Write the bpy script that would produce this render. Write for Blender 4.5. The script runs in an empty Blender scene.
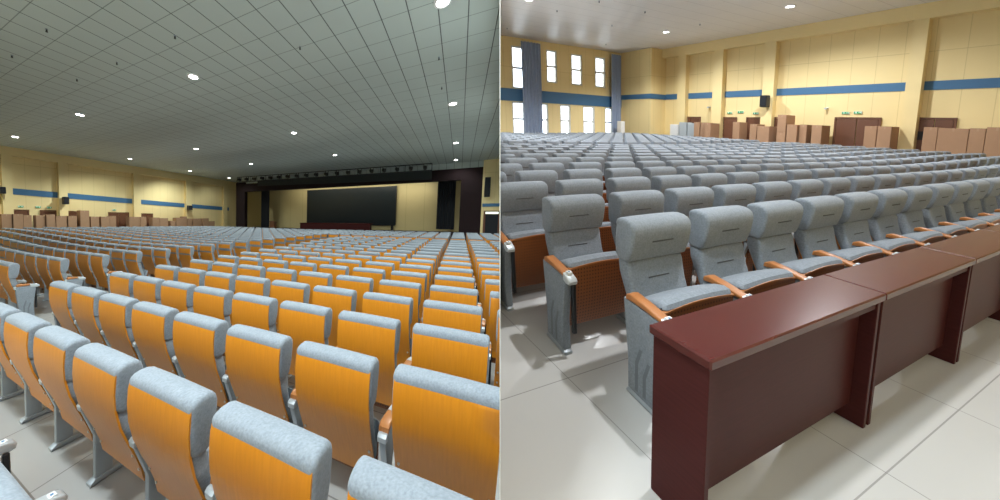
import bpy, bmesh, math, random
from mathutils import Vector, Matrix

# ---------------------------------------------------------------- camera, world, exposure
S = bpy.context.scene
COL = S.collection
CAM = Vector((0.0, 0.0, 1.7))

cam_data = bpy.data.cameras.new('camera')
cam = bpy.data.objects.new('camera', cam_data)
COL.objects.link(cam)
cam_data.sensor_width = 36.0
cam_data.lens = 12.24
cam_data.shift_x = 0.06
cam_data.shift_y = -0.05
cam_data.clip_start = 0.02
cam.matrix_world = Matrix(((0.99988, 0.01564, 0.0, CAM.x),
                           (-0.00172, 0.11006, -0.99392, CAM.y),
                           (-0.01554, 0.9938, 0.11007, CAM.z),
                           (0, 0, 0, 1)))
S.camera = cam

world = bpy.data.worlds.new('sky')
S.world = world
world.use_nodes = True
wb = world.node_tree.nodes['Background']
wb.inputs['Color'].default_value = (0.86, 0.93, 1.0, 1)
wb.inputs['Strength'].default_value = 6.0

S.view_settings.view_transform = 'Standard'
S.view_settings.look = 'None'
S.view_settings.exposure = 0.0
S.view_settings.gamma = 1.0
S.view_settings.use_curve_mapping = False
S.cycles.use_denoising = True
S.cycles.max_bounces = 6
S.cycles.diffuse_bounces = 4
S.cycles.glossy_bounces = 3
S.cycles.sample_clamp_indirect = 4.0
S.cycles.caustics_reflective = False
S.cycles.caustics_refractive = False


class Hall:
    """A hall's own axes: u to the right along the rows, v into depth, w up; the camera stands over its origin."""
    def __init__(self, u, v, w, eye):
        self.u, self.v, self.w, self.eye = Vector(u).normalized(), Vector(v).normalized(), Vector(w).normalized(), eye
        self.perp = (self.v - self.u * self.v.dot(self.u)).normalized()
        self.B = Matrix((self.u, self.v, self.w)).transposed()

    def pt(self, u, v, w):
        return CAM + self.u * u + self.v * v + self.w * (w - self.eye)


LH = Hall((0.88404, -0.46354, 0.05997), (0.05786, 0.98539, -0.1602), (0.06125, 0.03944, 0.99734), 1.83)
RH = Hall((0.92301, 0.38479, 0.00058), (-0.36687, 0.92034, 0.13554), (-0.06125, -0.03944, 0.99734), 1.55)
# the partition between the two halls
PN = Vector((0.98466, -0.17442, 0.00382)).normalized()
PD = Vector((0.17376, 0.9785, -0.1111)).normalized()
PT = 0.0012
L_CEIL, R_CEIL = 5.17, 5.95
R_WALL, R_FAR = 20.4, 16.2
L_WALL, L_STAGE = -24.0, 21.0

# added unseen area lights: fill from behind the viewer and on the stage backdrop
def area(name, hall, p, target, sx, sy, power, color):
    d = bpy.data.lights.new(name, 'AREA')
    d.shape = 'RECTANGLE'; d.size = sx; d.size_y = sy; d.energy = power; d.color = color
    o = bpy.data.objects.new(name, d); COL.objects.link(o)
    a, b = hall.pt(*p), hall.pt(*target)
    o.location = a
    o.rotation_euler = (b - a).to_track_quat('-Z', 'Y').to_euler()
    return o

LIGHTS = dict(lrear=300, lroom=760, lnear=620, rrear=60, rroom=1450, rlamp=900, stage=150)
area('window_daylight', LH, (-5.0, -2.6, 3.6), (-6.0, 6.0, 0.6), 9.0, 2.6, LIGHTS['lrear'], (0.80, 0.92, 1.0))  # added cool fill for the near chairs; the rear wall has no windows
area('stage_wash', LH, (-10.0, 21.9, 4.5), (-9.3, 23.6, 2.6), 14.0, .3, LIGHTS['stage'], (1.0, .96, .82))  # added behind the header to brighten the backdrop, no fixture built
area('window_daylight', RH, (6.0, -2.2, 4.2), (8.0, 6.0, 0.5), 12.0, 2.4, LIGHTS['rrear'], (1.0, 0.97, 0.93))  # weak fill added behind the viewer, no window in that wall


# ---------------------------------------------------------------- materials
MATS = {}
def nodes(name):
    m = bpy.data.materials.new(name); m.use_nodes = True
    MATS[name] = m
    nt = m.node_tree
    return m, nt, nt.nodes['Principled BSDF']

def N(nt, kind, **kw):
    n = nt.nodes.new(kind)
    for k, v in kw.items():
        setattr(n, k, v)
    return n

def mathn(nt, op, a, b=None, c=None):
    n = N(nt, 'ShaderNodeMath', operation=op)
    for i, x in enumerate((a, b, c)):
        if x is None: continue
        if isinstance(x, (int, float)): n.inputs[i].default_value = x
        else: nt.links.new(x, n.inputs[i])
    return n.outputs[0]

def mix(nt, fac, a, b):
    n = N(nt, 'ShaderNodeMix', data_type='RGBA')
    for i, x in ((0, fac), (6, a), (7, b)):
        if isinstance(x, (int, float)): n.inputs[i].default_value = x
        elif isinstance(x, tuple): n.inputs[i].default_value = (*x, 1)
        else: nt.links.new(x, n.inputs[i])
    return n.outputs[2]

def uvxy(nt):
    t = N(nt, 'ShaderNodeUVMap'); s = N(nt, 'ShaderNodeSeparateXYZ')
    nt.links.new(t.outputs[0], s.inputs[0])
    return t.outputs[0], s.outputs[0], s.outputs[1]

def line(nt, x, period, off, width):
    f = mathn(nt, 'FRACT', mathn(nt, 'DIVIDE', mathn(nt, 'SUBTRACT', x, off - 50 * period), period))
    d = mathn(nt, 'MULTIPLY', mathn(nt, 'MINIMUM', f, mathn(nt, 'SUBTRACT', 1.0, f)), period)
    return mathn(nt, 'LESS_THAN', d, width / 2)

def noise(nt, vec, scale, detail=3.0, sc=None):
    n = N(nt, 'ShaderNodeTexNoise'); n.inputs['Scale'].default_value = scale; n.inputs['Detail'].default_value = detail
    if sc:
        mp = N(nt, 'ShaderNodeMapping'); mp.inputs['Scale'].default_value = sc
        nt.links.new(vec, mp.inputs[0]); vec = mp.outputs[0]
    nt.links.new(vec, n.inputs['Vector'])
    return n.outputs[0]

def plain(name, color, rough=0.5, metal=0.0, var=0.12, scale=6.0, coat=0.0):
    m, nt, b = nodes(name)
    tc = N(nt, 'ShaderNodeTexCoord')
    n = noise(nt, tc.outputs['Object'], scale)
    k = tuple(c * (1 - var) for c in color); h = tuple(min(1, c * (1 + var)) for c in color)
    nt.links.new(mix(nt, n, k, h), b.inputs['Base Color'])
    b.inputs['Roughness'].default_value = rough; b.inputs['Metallic'].default_value = metal
    b.inputs['Coat Weight'].default_value = coat
    return m

def wood(name, dark, light, rough=0.35, sc=(14, 1.2, 1), coat=0.25):
    m, nt, b = nodes(name)
    uv, x, y = uvxy(nt)
    n = noise(nt, uv, 5.0, 5.0, sc)
    nt.links.new(mix(nt, n, dark, light), b.inputs['Base Color'])
    b.inputs['Roughness'].default_value = rough
    b.inputs['Coat Weight'].default_value = coat; b.inputs['Coat Roughness'].default_value = 0.25
    return m

def fabric(name, a, b_, bump=0.25):
    m, nt, b = nodes(name)
    tc = N(nt, 'ShaderNodeTexCoord')
    n1 = noise(nt, tc.outputs['Object'], 95.0, 2.0)
    n2 = noise(nt, tc.outputs['Object'], 25.0, 3.0)
    f = mathn(nt, 'MULTIPLY_ADD', n1, 0.75, mathn(nt, 'MULTIPLY', n2, 0.25))
    nt.links.new(mix(nt, f, a, b_), b.inputs['Base Color'])
    b.inputs['Roughness'].default_value = 0.9
    b.inputs['Sheen Weight'].default_value = 0.1
    bp = N(nt, 'ShaderNodeBump'); bp.inputs['Strength'].default_value = bump; bp.inputs['Distance'].default_value = 0.004
    nt.links.new(n1, bp.inputs['Height']); nt.links.new(bp.outputs[0], b.inputs['Normal'])
    return m

def gridmat(name, base, joint, lines, rough, var=0.06, nscale=0.6, spec=0.5, bump=0.0):
    """lines: (axis, period, offset, width, strength)"""
    m, nt, b = nodes(name)
    uv, x, y = uvxy(nt)
    n = noise(nt, uv, nscale, 4.0)
    col = mix(nt, n, tuple(c * (1 - var) for c in base), tuple(min(1, c * (1 + var)) for c in base))
    for ax, per, off, wd, st in lines:
        l = mathn(nt, 'MULTIPLY', line(nt, x if ax == 0 else y, per, off, wd), st)
        col = mix(nt, l, col, joint)
    nt.links.new(col, b.inputs['Base Color'])
    b.inputs['Roughness'].default_value = rough
    b.inputs['Specular IOR Level'].default_value = spec
    return m

def emit(name, color, strength):
    m, nt, b = nodes(name)
    b.inputs['Base Color'].default_value = (*color, 1)
    b.inputs['Emission Color'].default_value = (*color, 1)
    b.inputs['Emission Strength'].default_value = strength
    return m

M_fabric = fabric('grey_fabric', (0.100, 0.120, 0.142), (0.310, 0.345, 0.385))
M_stripe = plain('dark_grey_trim', (0.13, 0.15, 0.17), 0.5)
M_slot = plain('seam_shadow_cloth', (0.07, 0.075, 0.08), 0.9)
M_wood = wood('orange_plywood', (0.50, 0.168, 0.005), (0.66, 0.245, 0.010), 0.42, (14, 1.2, 1), 0.06)
M_arm = wood('armrest_beech', (0.34, 0.125, 0.035), (0.46, 0.18, 0.055), 0.38, (14, 1.2, 1), 0.05)
M_metal = plain('grey_painted_steel', (0.34, 0.375, 0.40), 0.42, 0.2, 0.05)
M_silver = plain('silver_cap', (0.52, 0.56, 0.58), 0.35, 0.3, 0.05)
M_black = plain('black_plastic', (0.012, 0.013, 0.015), 0.45)
M_bolt = plain('bolt_steel', (0.65, 0.62, 0.55), 0.3, 0.8)
M_desk = wood('mahogany_veneer', (0.045, 0.013, 0.013), (0.075, 0.020, 0.019), 0.38, (1.0, 16, 1), 0.0)
M_desk.node_tree.nodes['Principled BSDF'].inputs['Specular IOR Level'].default_value = 0.06
M_desktop = wood('mahogany_top', (0.055, 0.008, 0.0065), (0.085, 0.0135, 0.0105), 0.24, (1.0, 14, 1), 0.0)
M_desktop.node_tree.nodes['Principled BSDF'].inputs['Specular IOR Level'].default_value = 0.40
M_card = plain('cardboard', (0.36, 0.21, 0.12), 0.85, 0, 0.10, 4.0)
M_tape = plain('packing_tape', (0.40, 0.25, 0.15), 0.5)
M_doorw = wood('door_wood', (0.115, 0.045, 0.022), (0.16, 0.066, 0.034), 0.45)
M_blue = plain('blue_band_paint', (0.05, 0.145, 0.275), 0.6, 0, 0.06)
M_yellow_trim = plain('yellow_paint', (0.80, 0.64, 0.32), 0.6, 0, 0.04, 2.0)
M_curtain = plain('slate_blue_curtain', (0.29, 0.35, 0.47), 0.9, 0, 0.12, 9.0)
M_frame = plain('white_window_frame', (0.72, 0.73, 0.72), 0.5, 0, 0.03)
M_maroon = plain('maroon_drape', (0.011, 0.002, 0.003), 0.95, 0, 0.2, 5.0)
M_valance = plain('charcoal_valance', (0.022, 0.027, 0.027), 0.8)
M_screen = plain('dark_screen', (0.006, 0.012, 0.016), 0.35, 0, 0.1, 0.5)
M_leg_black = plain('black_drape', (0.010, 0.012, 0.016), 0.9)
M_white = plain('white_enamel', (0.75, 0.76, 0.75), 0.4, 0, 0.03)
M_lockgrey = plain('grey_locker', (0.42, 0.46, 0.48), 0.4, 0.1, 0.05)
M_lamp = emit('lamp_lens', (1.0, 0.99, 0.96), 22.0)
M_greens = emit('exit_green', (0.02, 0.28, 0.10), 0.12)
M_signwhite = emit('exit_white', (0.7, 0.85, 0.75), 0.3)
M_transom = emit('lit_transom', (0.85, 0.95, 0.85), 1.2)

M_pan, nt, b = nodes('perforated_ply')
uv, x, y = uvxy(nt)
def dots(nt, x, y, per, rad):
    fx = mathn(nt, 'SUBTRACT', mathn(nt, 'FRACT', mathn(nt, 'DIVIDE', mathn(nt, 'ADD', x, 50.0), per)), 0.5)
    fy = mathn(nt, 'SUBTRACT', mathn(nt, 'FRACT', mathn(nt, 'DIVIDE', mathn(nt, 'ADD', y, 50.0), per)), 0.5)
    r2 = mathn(nt, 'ADD', mathn(nt, 'MULTIPLY', fx, fx), mathn(nt, 'MULTIPLY', fy, fy))
    return mathn(nt, 'LESS_THAN', r2, rad * rad)
g = noise(nt, uv, 5.0, 4.0, (10, 1, 1))
nt.links.new(mix(nt, mathn(nt, 'MULTIPLY', dots(nt, x, y, 0.026, 0.24), 0.8), mix(nt, g, (0.20, 0.066, 0.020), (0.27, 0.092, 0.028)), (0.05, 0.015, 0.006)), b.inputs['Base Color'])
b.inputs['Roughness'].default_value = 0.45

WALL_LINES = [(0, 0.64, 0.2, 0.016, 0.40), (1, 20.0, 4.42, 0.022, 0.45)]
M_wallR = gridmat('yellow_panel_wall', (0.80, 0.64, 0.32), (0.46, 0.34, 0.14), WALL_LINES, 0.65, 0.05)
M_wallL = M_wallR
M_floorR = gridmat('polished_floor_tile', (0.50, 0.49, 0.47), (0.22, 0.21, 0.20), [(0, 1.0, 1.34, 0.006, 0.7), (1, 1.0, 0.515, 0.006, 0.7)], 0.22, 0.05, 1.2)
M_floorL = gridmat('floor_tile', (0.33, 0.325, 0.31), (0.11, 0.10, 0.09), [(0, 1.0, 0.0, 0.012, 0.8), (1, 1.0, 0.70, 0.012, 0.8)], 0.30, 0.06, 1.2)
M_ceilL = gridmat('ceiling_tile', (0.47, 0.53, 0.51), (0.07, 0.08, 0.08), [(0, 0.533, -0.03, 0.022, 0.95), (1, 0.64, 5.85, 0.016, 0.6)], 0.55, 0.05, 0.8)
M_ceilR = gridmat('ceiling_strip_panel', (0.74, 0.71, 0.675), (0.42, 0.39, 0.37), [(1, 0.60, 0.1, 0.020, 0.5), (0, 1.2, 0.1, 0.012, 0.3)], 0.45, 0.05, 0.8, 0.25)
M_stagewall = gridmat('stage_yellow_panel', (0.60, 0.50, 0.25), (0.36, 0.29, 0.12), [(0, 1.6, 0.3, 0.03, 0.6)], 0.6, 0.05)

M_glass, nt, b = nodes('window_glass')
b.inputs['Base Color'].default_value = (0.9, 0.95, 1, 1)
out = nt.nodes['Material Output']
tr = N(nt, 'ShaderNodeBsdfTransparent'); gl = N(nt, 'ShaderNodeBsdfGlossy'); ms = N(nt, 'ShaderNodeMixShader')
fr = N(nt, 'ShaderNodeFresnel'); nz = N(nt, 'ShaderNodeTexNoise')
tr.inputs[0].default_value = (0.97, 0.99, 1, 1); gl.inputs['Roughness'].default_value = 0.02
fr.inputs[0].default_value = 1.3
nt.links.new(fr.outputs[0], ms.inputs[0]); nt.links.new(tr.outputs[0], ms.inputs[1]); nt.links.new(gl.outputs[0], ms.inputs[2])
nt.links.new(ms.outputs[0], out.inputs[0])


# ---------------------------------------------------------------- mesh building
class MB:
    """Collects shapes in local x, y, z and links them as one mesh object."""
    def __init__(self):
        self.v = []; self.f = []; self.mi = []; self.sm = []

    def add(self, vs, fs, mi=0, smooth=False):
        n = len(self.v)
        self.v += [tuple(p) for p in vs]
        for f in fs:
            self.f.append([i + n for i in f]); self.mi.append(mi); self.sm.append(smooth)
        return self

    def box(self, x0, x1, y0, y1, z0, z1, mi=0, bev=0.0):
        if bev > 0:
            b = min(bev, (x1 - x0) * .45, (y1 - y0) * .45, (z1 - z0) * .45)
            pr = [(y0 + b, z0), (y1 - b, z0), (y1, z0 + b), (y1, z1 - b), (y1 - b, z1), (y0 + b, z1), (y0, z1 - b), (y0, z0 + b)]
            return self.pillow(pr, x0, x1, b, mi, 1, smooth=False)
        vs = [(x, y, z) for x in (x0, x1) for y in (y0, y1) for z in (z0, z1)]
        return self.add(vs, [(0, 1, 3, 2), (4, 6, 7, 5), (0, 4, 5, 1), (2, 3, 7, 6), (0, 2, 6, 4), (1, 5, 7, 3)], mi)

    def pillow(self, prof, x0, x1, r, mi=0, n=3, smooth=True, bow=0.0):
        """closed (y, z) profile extruded along x, its ends rounded in by r"""
        k = len(prof)
        a = sum(prof[i][0] * prof[(i + 1) % k][1] - prof[(i + 1) % k][0] * prof[i][1] for i in range(k))
        sg = 1 if a > 0 else -1
        nor = []
        for i in range(k):
            p, q = prof[i - 1], prof[(i + 1) % k]
            dx, dy = q[0] - p[0], q[1] - p[1]
            l = math.hypot(dx, dy) or 1
            nor.append((-dy / l * sg, dx / l * sg))       # inward
        secs = []
        if r > 0:
            for j in range(n + 1):
                t = math.pi / 2 * j / n
                secs.append((x0 + r * (1 - math.cos(t)) if False else x0 + r * (1 - math.cos(t)), r * (1 - math.sin(t))))
            mid = [x0 + (x1 - x0) * q for q in (0.3, 0.5, 0.7)] if bow else []
            secs += [(m, 0.0) for m in mid]
            for j in range(n, -1, -1):
                t = math.pi / 2 * j / n
                secs.append((x1 - r * (1 - math.cos(t)), r * (1 - math.sin(t))))
        else:
            secs = [(x0, 0), (x1, 0)]
        c = (x0 + x1) / 2; h = (x1 - x0) / 2
        vs = []
        for xx, ins in secs:
            dz = bow * (1 - ((xx - c) / h) ** 2)
            for i in range(k):
                zz = prof[i][1] + nor[i][1] * ins
                vs.append((xx, prof[i][0] + nor[i][0] * ins, zz + dz))
        fs = []
        for s in range(len(secs) - 1):
            for i in range(k):
                j = (i + 1) % k
                q = (s * k + i, (s + 1) * k + i, (s + 1) * k + j, s * k + j)
                fs.append(q if sg < 0 else q[::-1])
        e = (len(secs) - 1) * k
        capa = list(range(k)); capb = [e + i for i in range(k)]
        fs.append(capa if sg < 0 else capa[::-1]); fs.append(capb[::-1] if sg < 0 else capb)
        return self.add(vs, fs, mi, smooth)

    def sheet(self, prof, x0, x1, th, mi=0, smooth=True, bow=0.0, nx=5):
        """open (y, z) profile, thickness th toward +y, extruded along x"""
        k = len(prof); vs = []; c = (x0 + x1) / 2; h = (x1 - x0) / 2
        for i in range(nx):
            xx = x0 + (x1 - x0) * i / (nx - 1)
            d = bow * (1 - ((xx - c) / h) ** 2)
            for p in prof: vs.append((xx, p[0], p[1] + (d if p is prof[0] else 0)))
            for p in prof: vs.append((xx, p[0] + th, p[1] + (d if p is prof[0] else 0)))
        fs = []
        for i in range(nx - 1):
            o, q = i * 2 * k, (i + 1) * 2 * k
            for j in range(k - 1):
                fs.append((o + j, q + j, q + j + 1, o + j + 1)[::-1])
                fs.append((o + k + j, o + k + j + 1, q + k + j + 1, q + k + j)[::-1])
            fs.append((o, o + k, q + k, q)); fs.append((o + k - 1, q + k - 1, q + 2 * k - 1, o + 2 * k - 1))
        for o, fl in ((0, 0), ((nx - 1) * 2 * k, 1)):
            for j in range(k - 1):
                q = (o + j, o + j + 1, o + k + j + 1, o + k + j)
                fs.append(q if fl else q[::-1])
        return self.add(vs, fs, mi, smooth)

    def prism(self, pts, x0, x1, mi=0):
        return self.pillow(pts, x0, x1, 0, mi, smooth=False)

    def cyl(self, c, axis, r, h, seg=12, mi=0, r2=None):
        r2 = r if r2 is None else r2
        vs = []
        for t, rr in ((0, r), (h, r2)):
            for i in range(seg):
                a = 2 * math.pi * i / seg; p, q = rr * math.cos(a), rr * math.sin(a)
                d = {'x': (t, p, q), 'y': (q, t, p), 'z': (p, q, t)}[axis]
                vs.append((c[0] + d[0], c[1] + d[1], c[2] + d[2]))
        fs = [(i, (i + 1) % seg, seg + (i + 1) % seg, seg + i) for i in range(seg)]
        fs += [list(range(seg))[::-1], list(range(seg, 2 * seg))]
        return self.add(vs, fs, mi, seg > 8)

    def mesh(self, name, mats, B):
        """B: 3x3 basis from local to world directions"""
        me = bpy.data.meshes.new(name)
        me.from_pydata([tuple(B @ Vector(p)) for p in self.v], [], self.f)
        for m in (mats if isinstance(mats, (list, tuple)) else [mats]): me.materials.append(m)
        uv = me.uv_layers.new(name='UVMap')
        for pi, p in enumerate(me.polygons):
            p.material_index = self.mi[pi]; p.use_smooth = self.sm[pi]
            idx = self.f[pi]
            a, b2, c = (Vector(self.v[idx[0]]), Vector(self.v[idx[1]]), Vector(self.v[idx[2]]))
            n = (b2 - a).cross(c - a)
            k = max(range(3), key=lambda i: abs(n[i]))
            ij = ((1, 2), (0, 2), (0, 1))[k]
            for li, vi in zip(p.loop_indices, idx):
                q = self.v[vi]; uv.data[li].uv = (q[ij[0]], q[ij[1]])
        bm = bmesh.new(); bm.from_mesh(me); bmesh.ops.recalc_face_normals(bm, faces=bm.faces); bm.to_mesh(me); bm.free()
        if any(self.sm): me.set_sharp_from_angle(angle=math.radians(42))
        return me


def tag(o, label=None, cat=None, group=None, kind=None):
    for k, v in (('label', label), ('category', cat), ('group', group), ('kind', kind)):
        if v: o[k] = v
    return o

def link(name, me, loc=None, parent=None):
    o = bpy.data.objects.new(name, me); COL.objects.link(o)
    if parent is not None: o.parent = parent
    if loc is not None: o.location = loc
    return o

def empty(name, loc):
    o = bpy.data.objects.new(name, None); o.empty_display_size = 0.1; COL.objects.link(o); o.location = loc
    return o

def side_of(hall): return -1 if hall is LH else 1

def clip_mesh(me, loc, hall, off=PT):
    """cut a mesh where it meets the partition; None when nothing is left"""
    s = side_of(hall)
    ds = [s * PN.dot(loc + v.co - CAM) for v in me.vertices]
    if min(ds) >= off: return me
    if max(ds) <= off: return None
    m2 = me.copy()
    bm = bmesh.new(); bm.from_mesh(m2)
    n = PN * s
    co = CAM + n * off - loc
    r = bmesh.ops.bisect_plane(bm, geom=bm.verts[:] + bm.edges[:] + bm.faces[:], plane_co=co, plane_no=n, clear_inner=True)
    ed = [e for e in r['geom_cut'] if isinstance(e, bmesh.types.BMEdge)]
    if ed:
        try: bmesh.ops.holes_fill(bm, edges=ed, sides=0)
        except Exception: pass
    if not bm.faces: bm.free(); return None
    bm.to_mesh(m2); bm.free()
    return m2

def build(mb, name, mats, hall, parent=None, origin=(0, 0, 0), kind=None, clip=False):
    """mb in hall coordinates relative to origin"""
    me = mb.mesh(name, mats, hall.B)
    if parent is None:
        loc = hall.pt(*origin)
        if clip:
            me = clip_mesh(me, loc, hall)
        o = link(name, me, loc)
    else:
        o = link(name, me, None, parent)
        off = hall.pt(*origin) - parent.location
        if parent.parent: off = hall.pt(*origin) - parent.location - parent.parent.location
        o.location = off
        if clip:
            w = hall.pt(*origin)
            o.data = clip_mesh(me, w, hall)
    if kind: o['kind'] = kind
    return o


# ---------------------------------------------------------------- the shell of the two halls
def shell(hall, name, mb, mat, clip=True):
    return build(mb, name, mat, hall, kind='structure', clip=clip)

def partition():
    me = bpy.data.meshes.new('wall_partition')
    up = Vector((0.01564, 0.11006, 0.9938))
    vs, fs = [], []
    for a0, a1 in ((0.95, 34.0), (-5.0, -0.9)):
        n0 = len(vs)
        for a in (a0, a1):
            for h in (-9.0, 12.0):
                for s in (-1, 1): vs.append(tuple(CAM + PD * a + up * h + PN * (s * PT * 0.8)))
        fs += [[n0 + i for i in f] for f in ((0, 1, 3, 2), (4, 6, 7, 5), (0, 4, 5, 1), (2, 3, 7, 6), (0, 2, 6, 4), (1, 5, 7, 3))]
    me.from_pydata(vs, [], fs); me.materials.append(M_white)
    o = link('wall_partition', me); o['kind'] = 'structure'
partition()

# left hall
def rbank(u, v):
    t = min(1, max(0, (u - 10) / 8.0)); return .13 * t * t * (3 - 2 * t)
def bank(u, v):
    t = min(1, max(0, (-u - 10) / 12.0)); t = t * t * (3 - 2 * t)
    return .30 * t * max(0.0, min(1.0, 1 - (v - 6) / 14))
mb = MB(); nu, nv = 14, 12
for i in range(nu + 1):
    for j in range(nv + 1):
        u, v = -22.95 + 13.4 * i / nu, 1.0 + 19.0 * j / nv
        mb.v.append((u, v, bank(u, v) + .002))
for i in range(nu):
    for j in range(nv):
        o_ = i * (nv + 1) + j
        mb.f.append([o_, o_ + nv + 1, o_ + nv + 2, o_ + 1]); mb.mi.append(0); mb.sm.append(True)
shell(LH, 'floor_bank', mb, M_floorL, False)
mb = MB()
for i in range(nu + 1):
    for j in range(nv + 1):
        u, v = 10.0 + 9.15 * i / nu, 1.0 + 13.0 * j / nv
        mb.v.append((u, v, rbank(u, v) + .002))
for i in range(nu):
    for j in range(nv):
        o_ = i * (nv + 1) + j
        mb.f.append([o_, o_ + nv + 1, o_ + nv + 2, o_ + 1]); mb.mi.append(0); mb.sm.append(True)
shell(RH, 'floor_bank', mb, M_floorR)
shell(LH, 'floor_left', MB().box(-24.2, 5, -3, 26, -0.1, 0), M_floorL)
shell(LH, 'ceiling_left', MB().box(-24.2, 5, -3, 26, L_CEIL, L_CEIL + 0.1), M_ceilL)
shell(LH, 'wall_left', MB().box(-24.25, L_WALL, -3, 26, 0, L_CEIL), M_wallL)
shell(LH, 'wall_left_rear', MB().box(-24.2, 2, -3.1, -3.0, 0, L_CEIL), M_wallL)
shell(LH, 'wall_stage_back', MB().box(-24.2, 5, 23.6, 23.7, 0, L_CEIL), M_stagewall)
# right hall
shell(RH, 'floor_right', MB().box(-5, R_WALL, -3, R_FAR, -0.1, 0), M_floorR)
shell(RH, 'ceiling_right', MB().box(-5, R_WALL, -3, R_FAR, R_CEIL, R_CEIL + 0.1), M_ceilR)
shell(RH, 'wall_right', MB().box(R_WALL, R_WALL + 0.1, -3, R_FAR, 0, R_CEIL), M_wallR)
shell(RH, 'wall_right_rear', MB().box(-4, R_WALL, -3.1, -3.0, 0, R_CEIL), M_wallR)

# window wall, built round its openings
WIN_UP = [(8.6, 9.35, 3.75, 5.52), (10.95, 11.85, 3.3, 5.52), (13.29, 14.04, 3.77, 5.56), (15.09, 15.94, 3.77, 5.52), (16.96, 17.81, 3.76, 5.54)]
WIN_LOW = [(8.7, 9.5, 0.75, 2.6), (10.86, 11.7, 0.75, 2.6), (12.72, 13.33, 0.75, 2.6), (14.19, 14.98, 0.75, 2.6), (15.96, 16.9, 0.75, 2.6), (17.76, 18.44, 0.75, 2.6)]
mb = MB()
def holes(mb, u0, u1, w0, w1, wins, y0, y1):
    us = u0
    for a, b_, c, d in sorted(wins):
        mb.box(us, a, y0, y1, w0, w1)
        if c > w0: mb.box(a, b_, y0, y1, w0, c)
        if d < w1: mb.box(a, b_, y0, y1, d, w1)
        us = b_
    mb.box(us, u1, y0, y1, w0, w1)
holes(mb, 6, R_WALL + 0.1, 0, 2.63, WIN_LOW, R_FAR, R_FAR + 0.22)
holes(mb, 6, R_WALL + 0.1, 2.63, R_CEIL, WIN_UP, R_FAR, R_FAR + 0.22)
shell(RH, 'wall_far', mb, M_wallR)
shell(RH, 'trim_1', MB().box(6, 19.15, R_FAR - 0.03, R_FAR, 2.63, 3.28), M_blue)
for i, (a, b_, c, d) in enumerate(WIN_UP + WIN_LOW):
    fm = MB()
    y0, y1 = R_FAR + 0.02, R_FAR + 0.10
    for q in ((a, a + .09, c, d), (b_ - .09, b_, c, d), (a, b_, c, c + .09), (a, b_, d - .09, d), (a, b_, c + (d - c) * .47, c + (d - c) * .47 + .11)):
        fm.box(q[0], q[1], y0, y1, q[2], q[3])
    w_ = shell(RH, 'window_%d' % (i + 1), fm, M_frame)
    if w_.data is None: bpy.data.objects.remove(w_); continue
    g_ = build(MB().box(a + .05, b_ - .05, y0 + .03, y0 + .036, c + .05, d - .05), 'pane', M_glass, RH, w_, clip=True)
    if g_.data is None: bpy.data.objects.remove(g_)
# protruding block in the corner
shell(RH, 'wall_block', MB().box(19.15, R_WALL, 14.15, R_FAR, 0, R_CEIL), M_wallR)
shell(RH, 'trim_2', MB().box(19.12, R_WALL, 14.12, R_FAR - .03, 3.13, 3.41), M_blue)
# right wall: cornice beam, pilasters, blue band between pilasters
shell(RH, 'trim_3', MB().box(R_WALL - .35, R_WALL, -3, 14.15, 5.46, R_CEIL), M_yellow_trim)
R_PIL = [(12.80, 13.25), (10.98, 11.42), (8.88, 9.30), (4.80, 5.14), (0.9, 1.4)]
for i, (a, b_) in enumerate(R_PIL):
    shell(RH, 'trim_%d' % (10 + i), MB().box(R_WALL - .3, R_WALL, a, b_, 0, 5.46), M_yellow_trim)
bands = [(13.25, 14.12), (11.42, 12.80), (9.30, 10.98), (5.14, 8.88), (1.4, 4.80)]
for i, (a, b_) in enumerate(bands):
    shell(RH, 'trim_%d' % (20 + i), MB().box(R_WALL - .025, R_WALL, a, b_, 3.13, 3.43), M_blue)
# left wall trims
L_PIL = [(2.55, 2.95), (5.03, 5.41), (7.31, 7.71), (11.51, 12.01), (15.82, 16.38), (20.09, 20.57)]
shell(LH, 'trim_40', MB().prism([(-3, 4.85), (21, 4.62), (21, L_CEIL), (-3, L_CEIL)], L_WALL, L_WALL + .3), M_yellow_trim)
for i, (a, b_) in enumerate(L_PIL):
    shell(LH, 'trim_%d' % (41 + i), MB().box(L_WALL, L_WALL + .28, a, b_, 0, 4.8), M_yellow_trim)
def band_w(v): return 3.22 - 0.0325 * (v - 5.4)
es = [2.95, 5.03, 5.41, 7.31, 7.71, 11.51, 12.01, 15.82, 16.38, 20.09, 20.57, 21.0]
for i in range(0, len(es), 2):
    a, b_ = es[i], es[i + 1]
    shell(LH, 'trim_%d' % (50 + i), MB().prism([(a, band_w(a) - .30), (b_, band_w(b_) - .31), (b_, band_w(b_)), (a, band_w(a))], L_WALL, L_WALL + .03), M_blue)


# ---------------------------------------------------------------- chairs
def ord_(n):
    o = ['zeroth', 'first', 'second', 'third', 'fourth', 'fifth', 'sixth', 'seventh', 'eighth', 'ninth', 'tenth', 'eleventh', 'twelfth', 'thirteenth',
         'fourteenth', 'fifteenth', 'sixteenth', 'seventeenth', 'eighteenth', 'nineteenth', 'twentieth']
    if n < len(o): return o[n]
    t = {2: 'twenty', 3: 'thirty', 4: 'forty', 5: 'fifty'}[n // 10]
    return {2: 'twentieth', 3: 'thirtieth', 4: 'fortieth', 5: 'fiftieth'}[n // 10] if n % 10 == 0 else t + '-' + o[n % 10]

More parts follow.
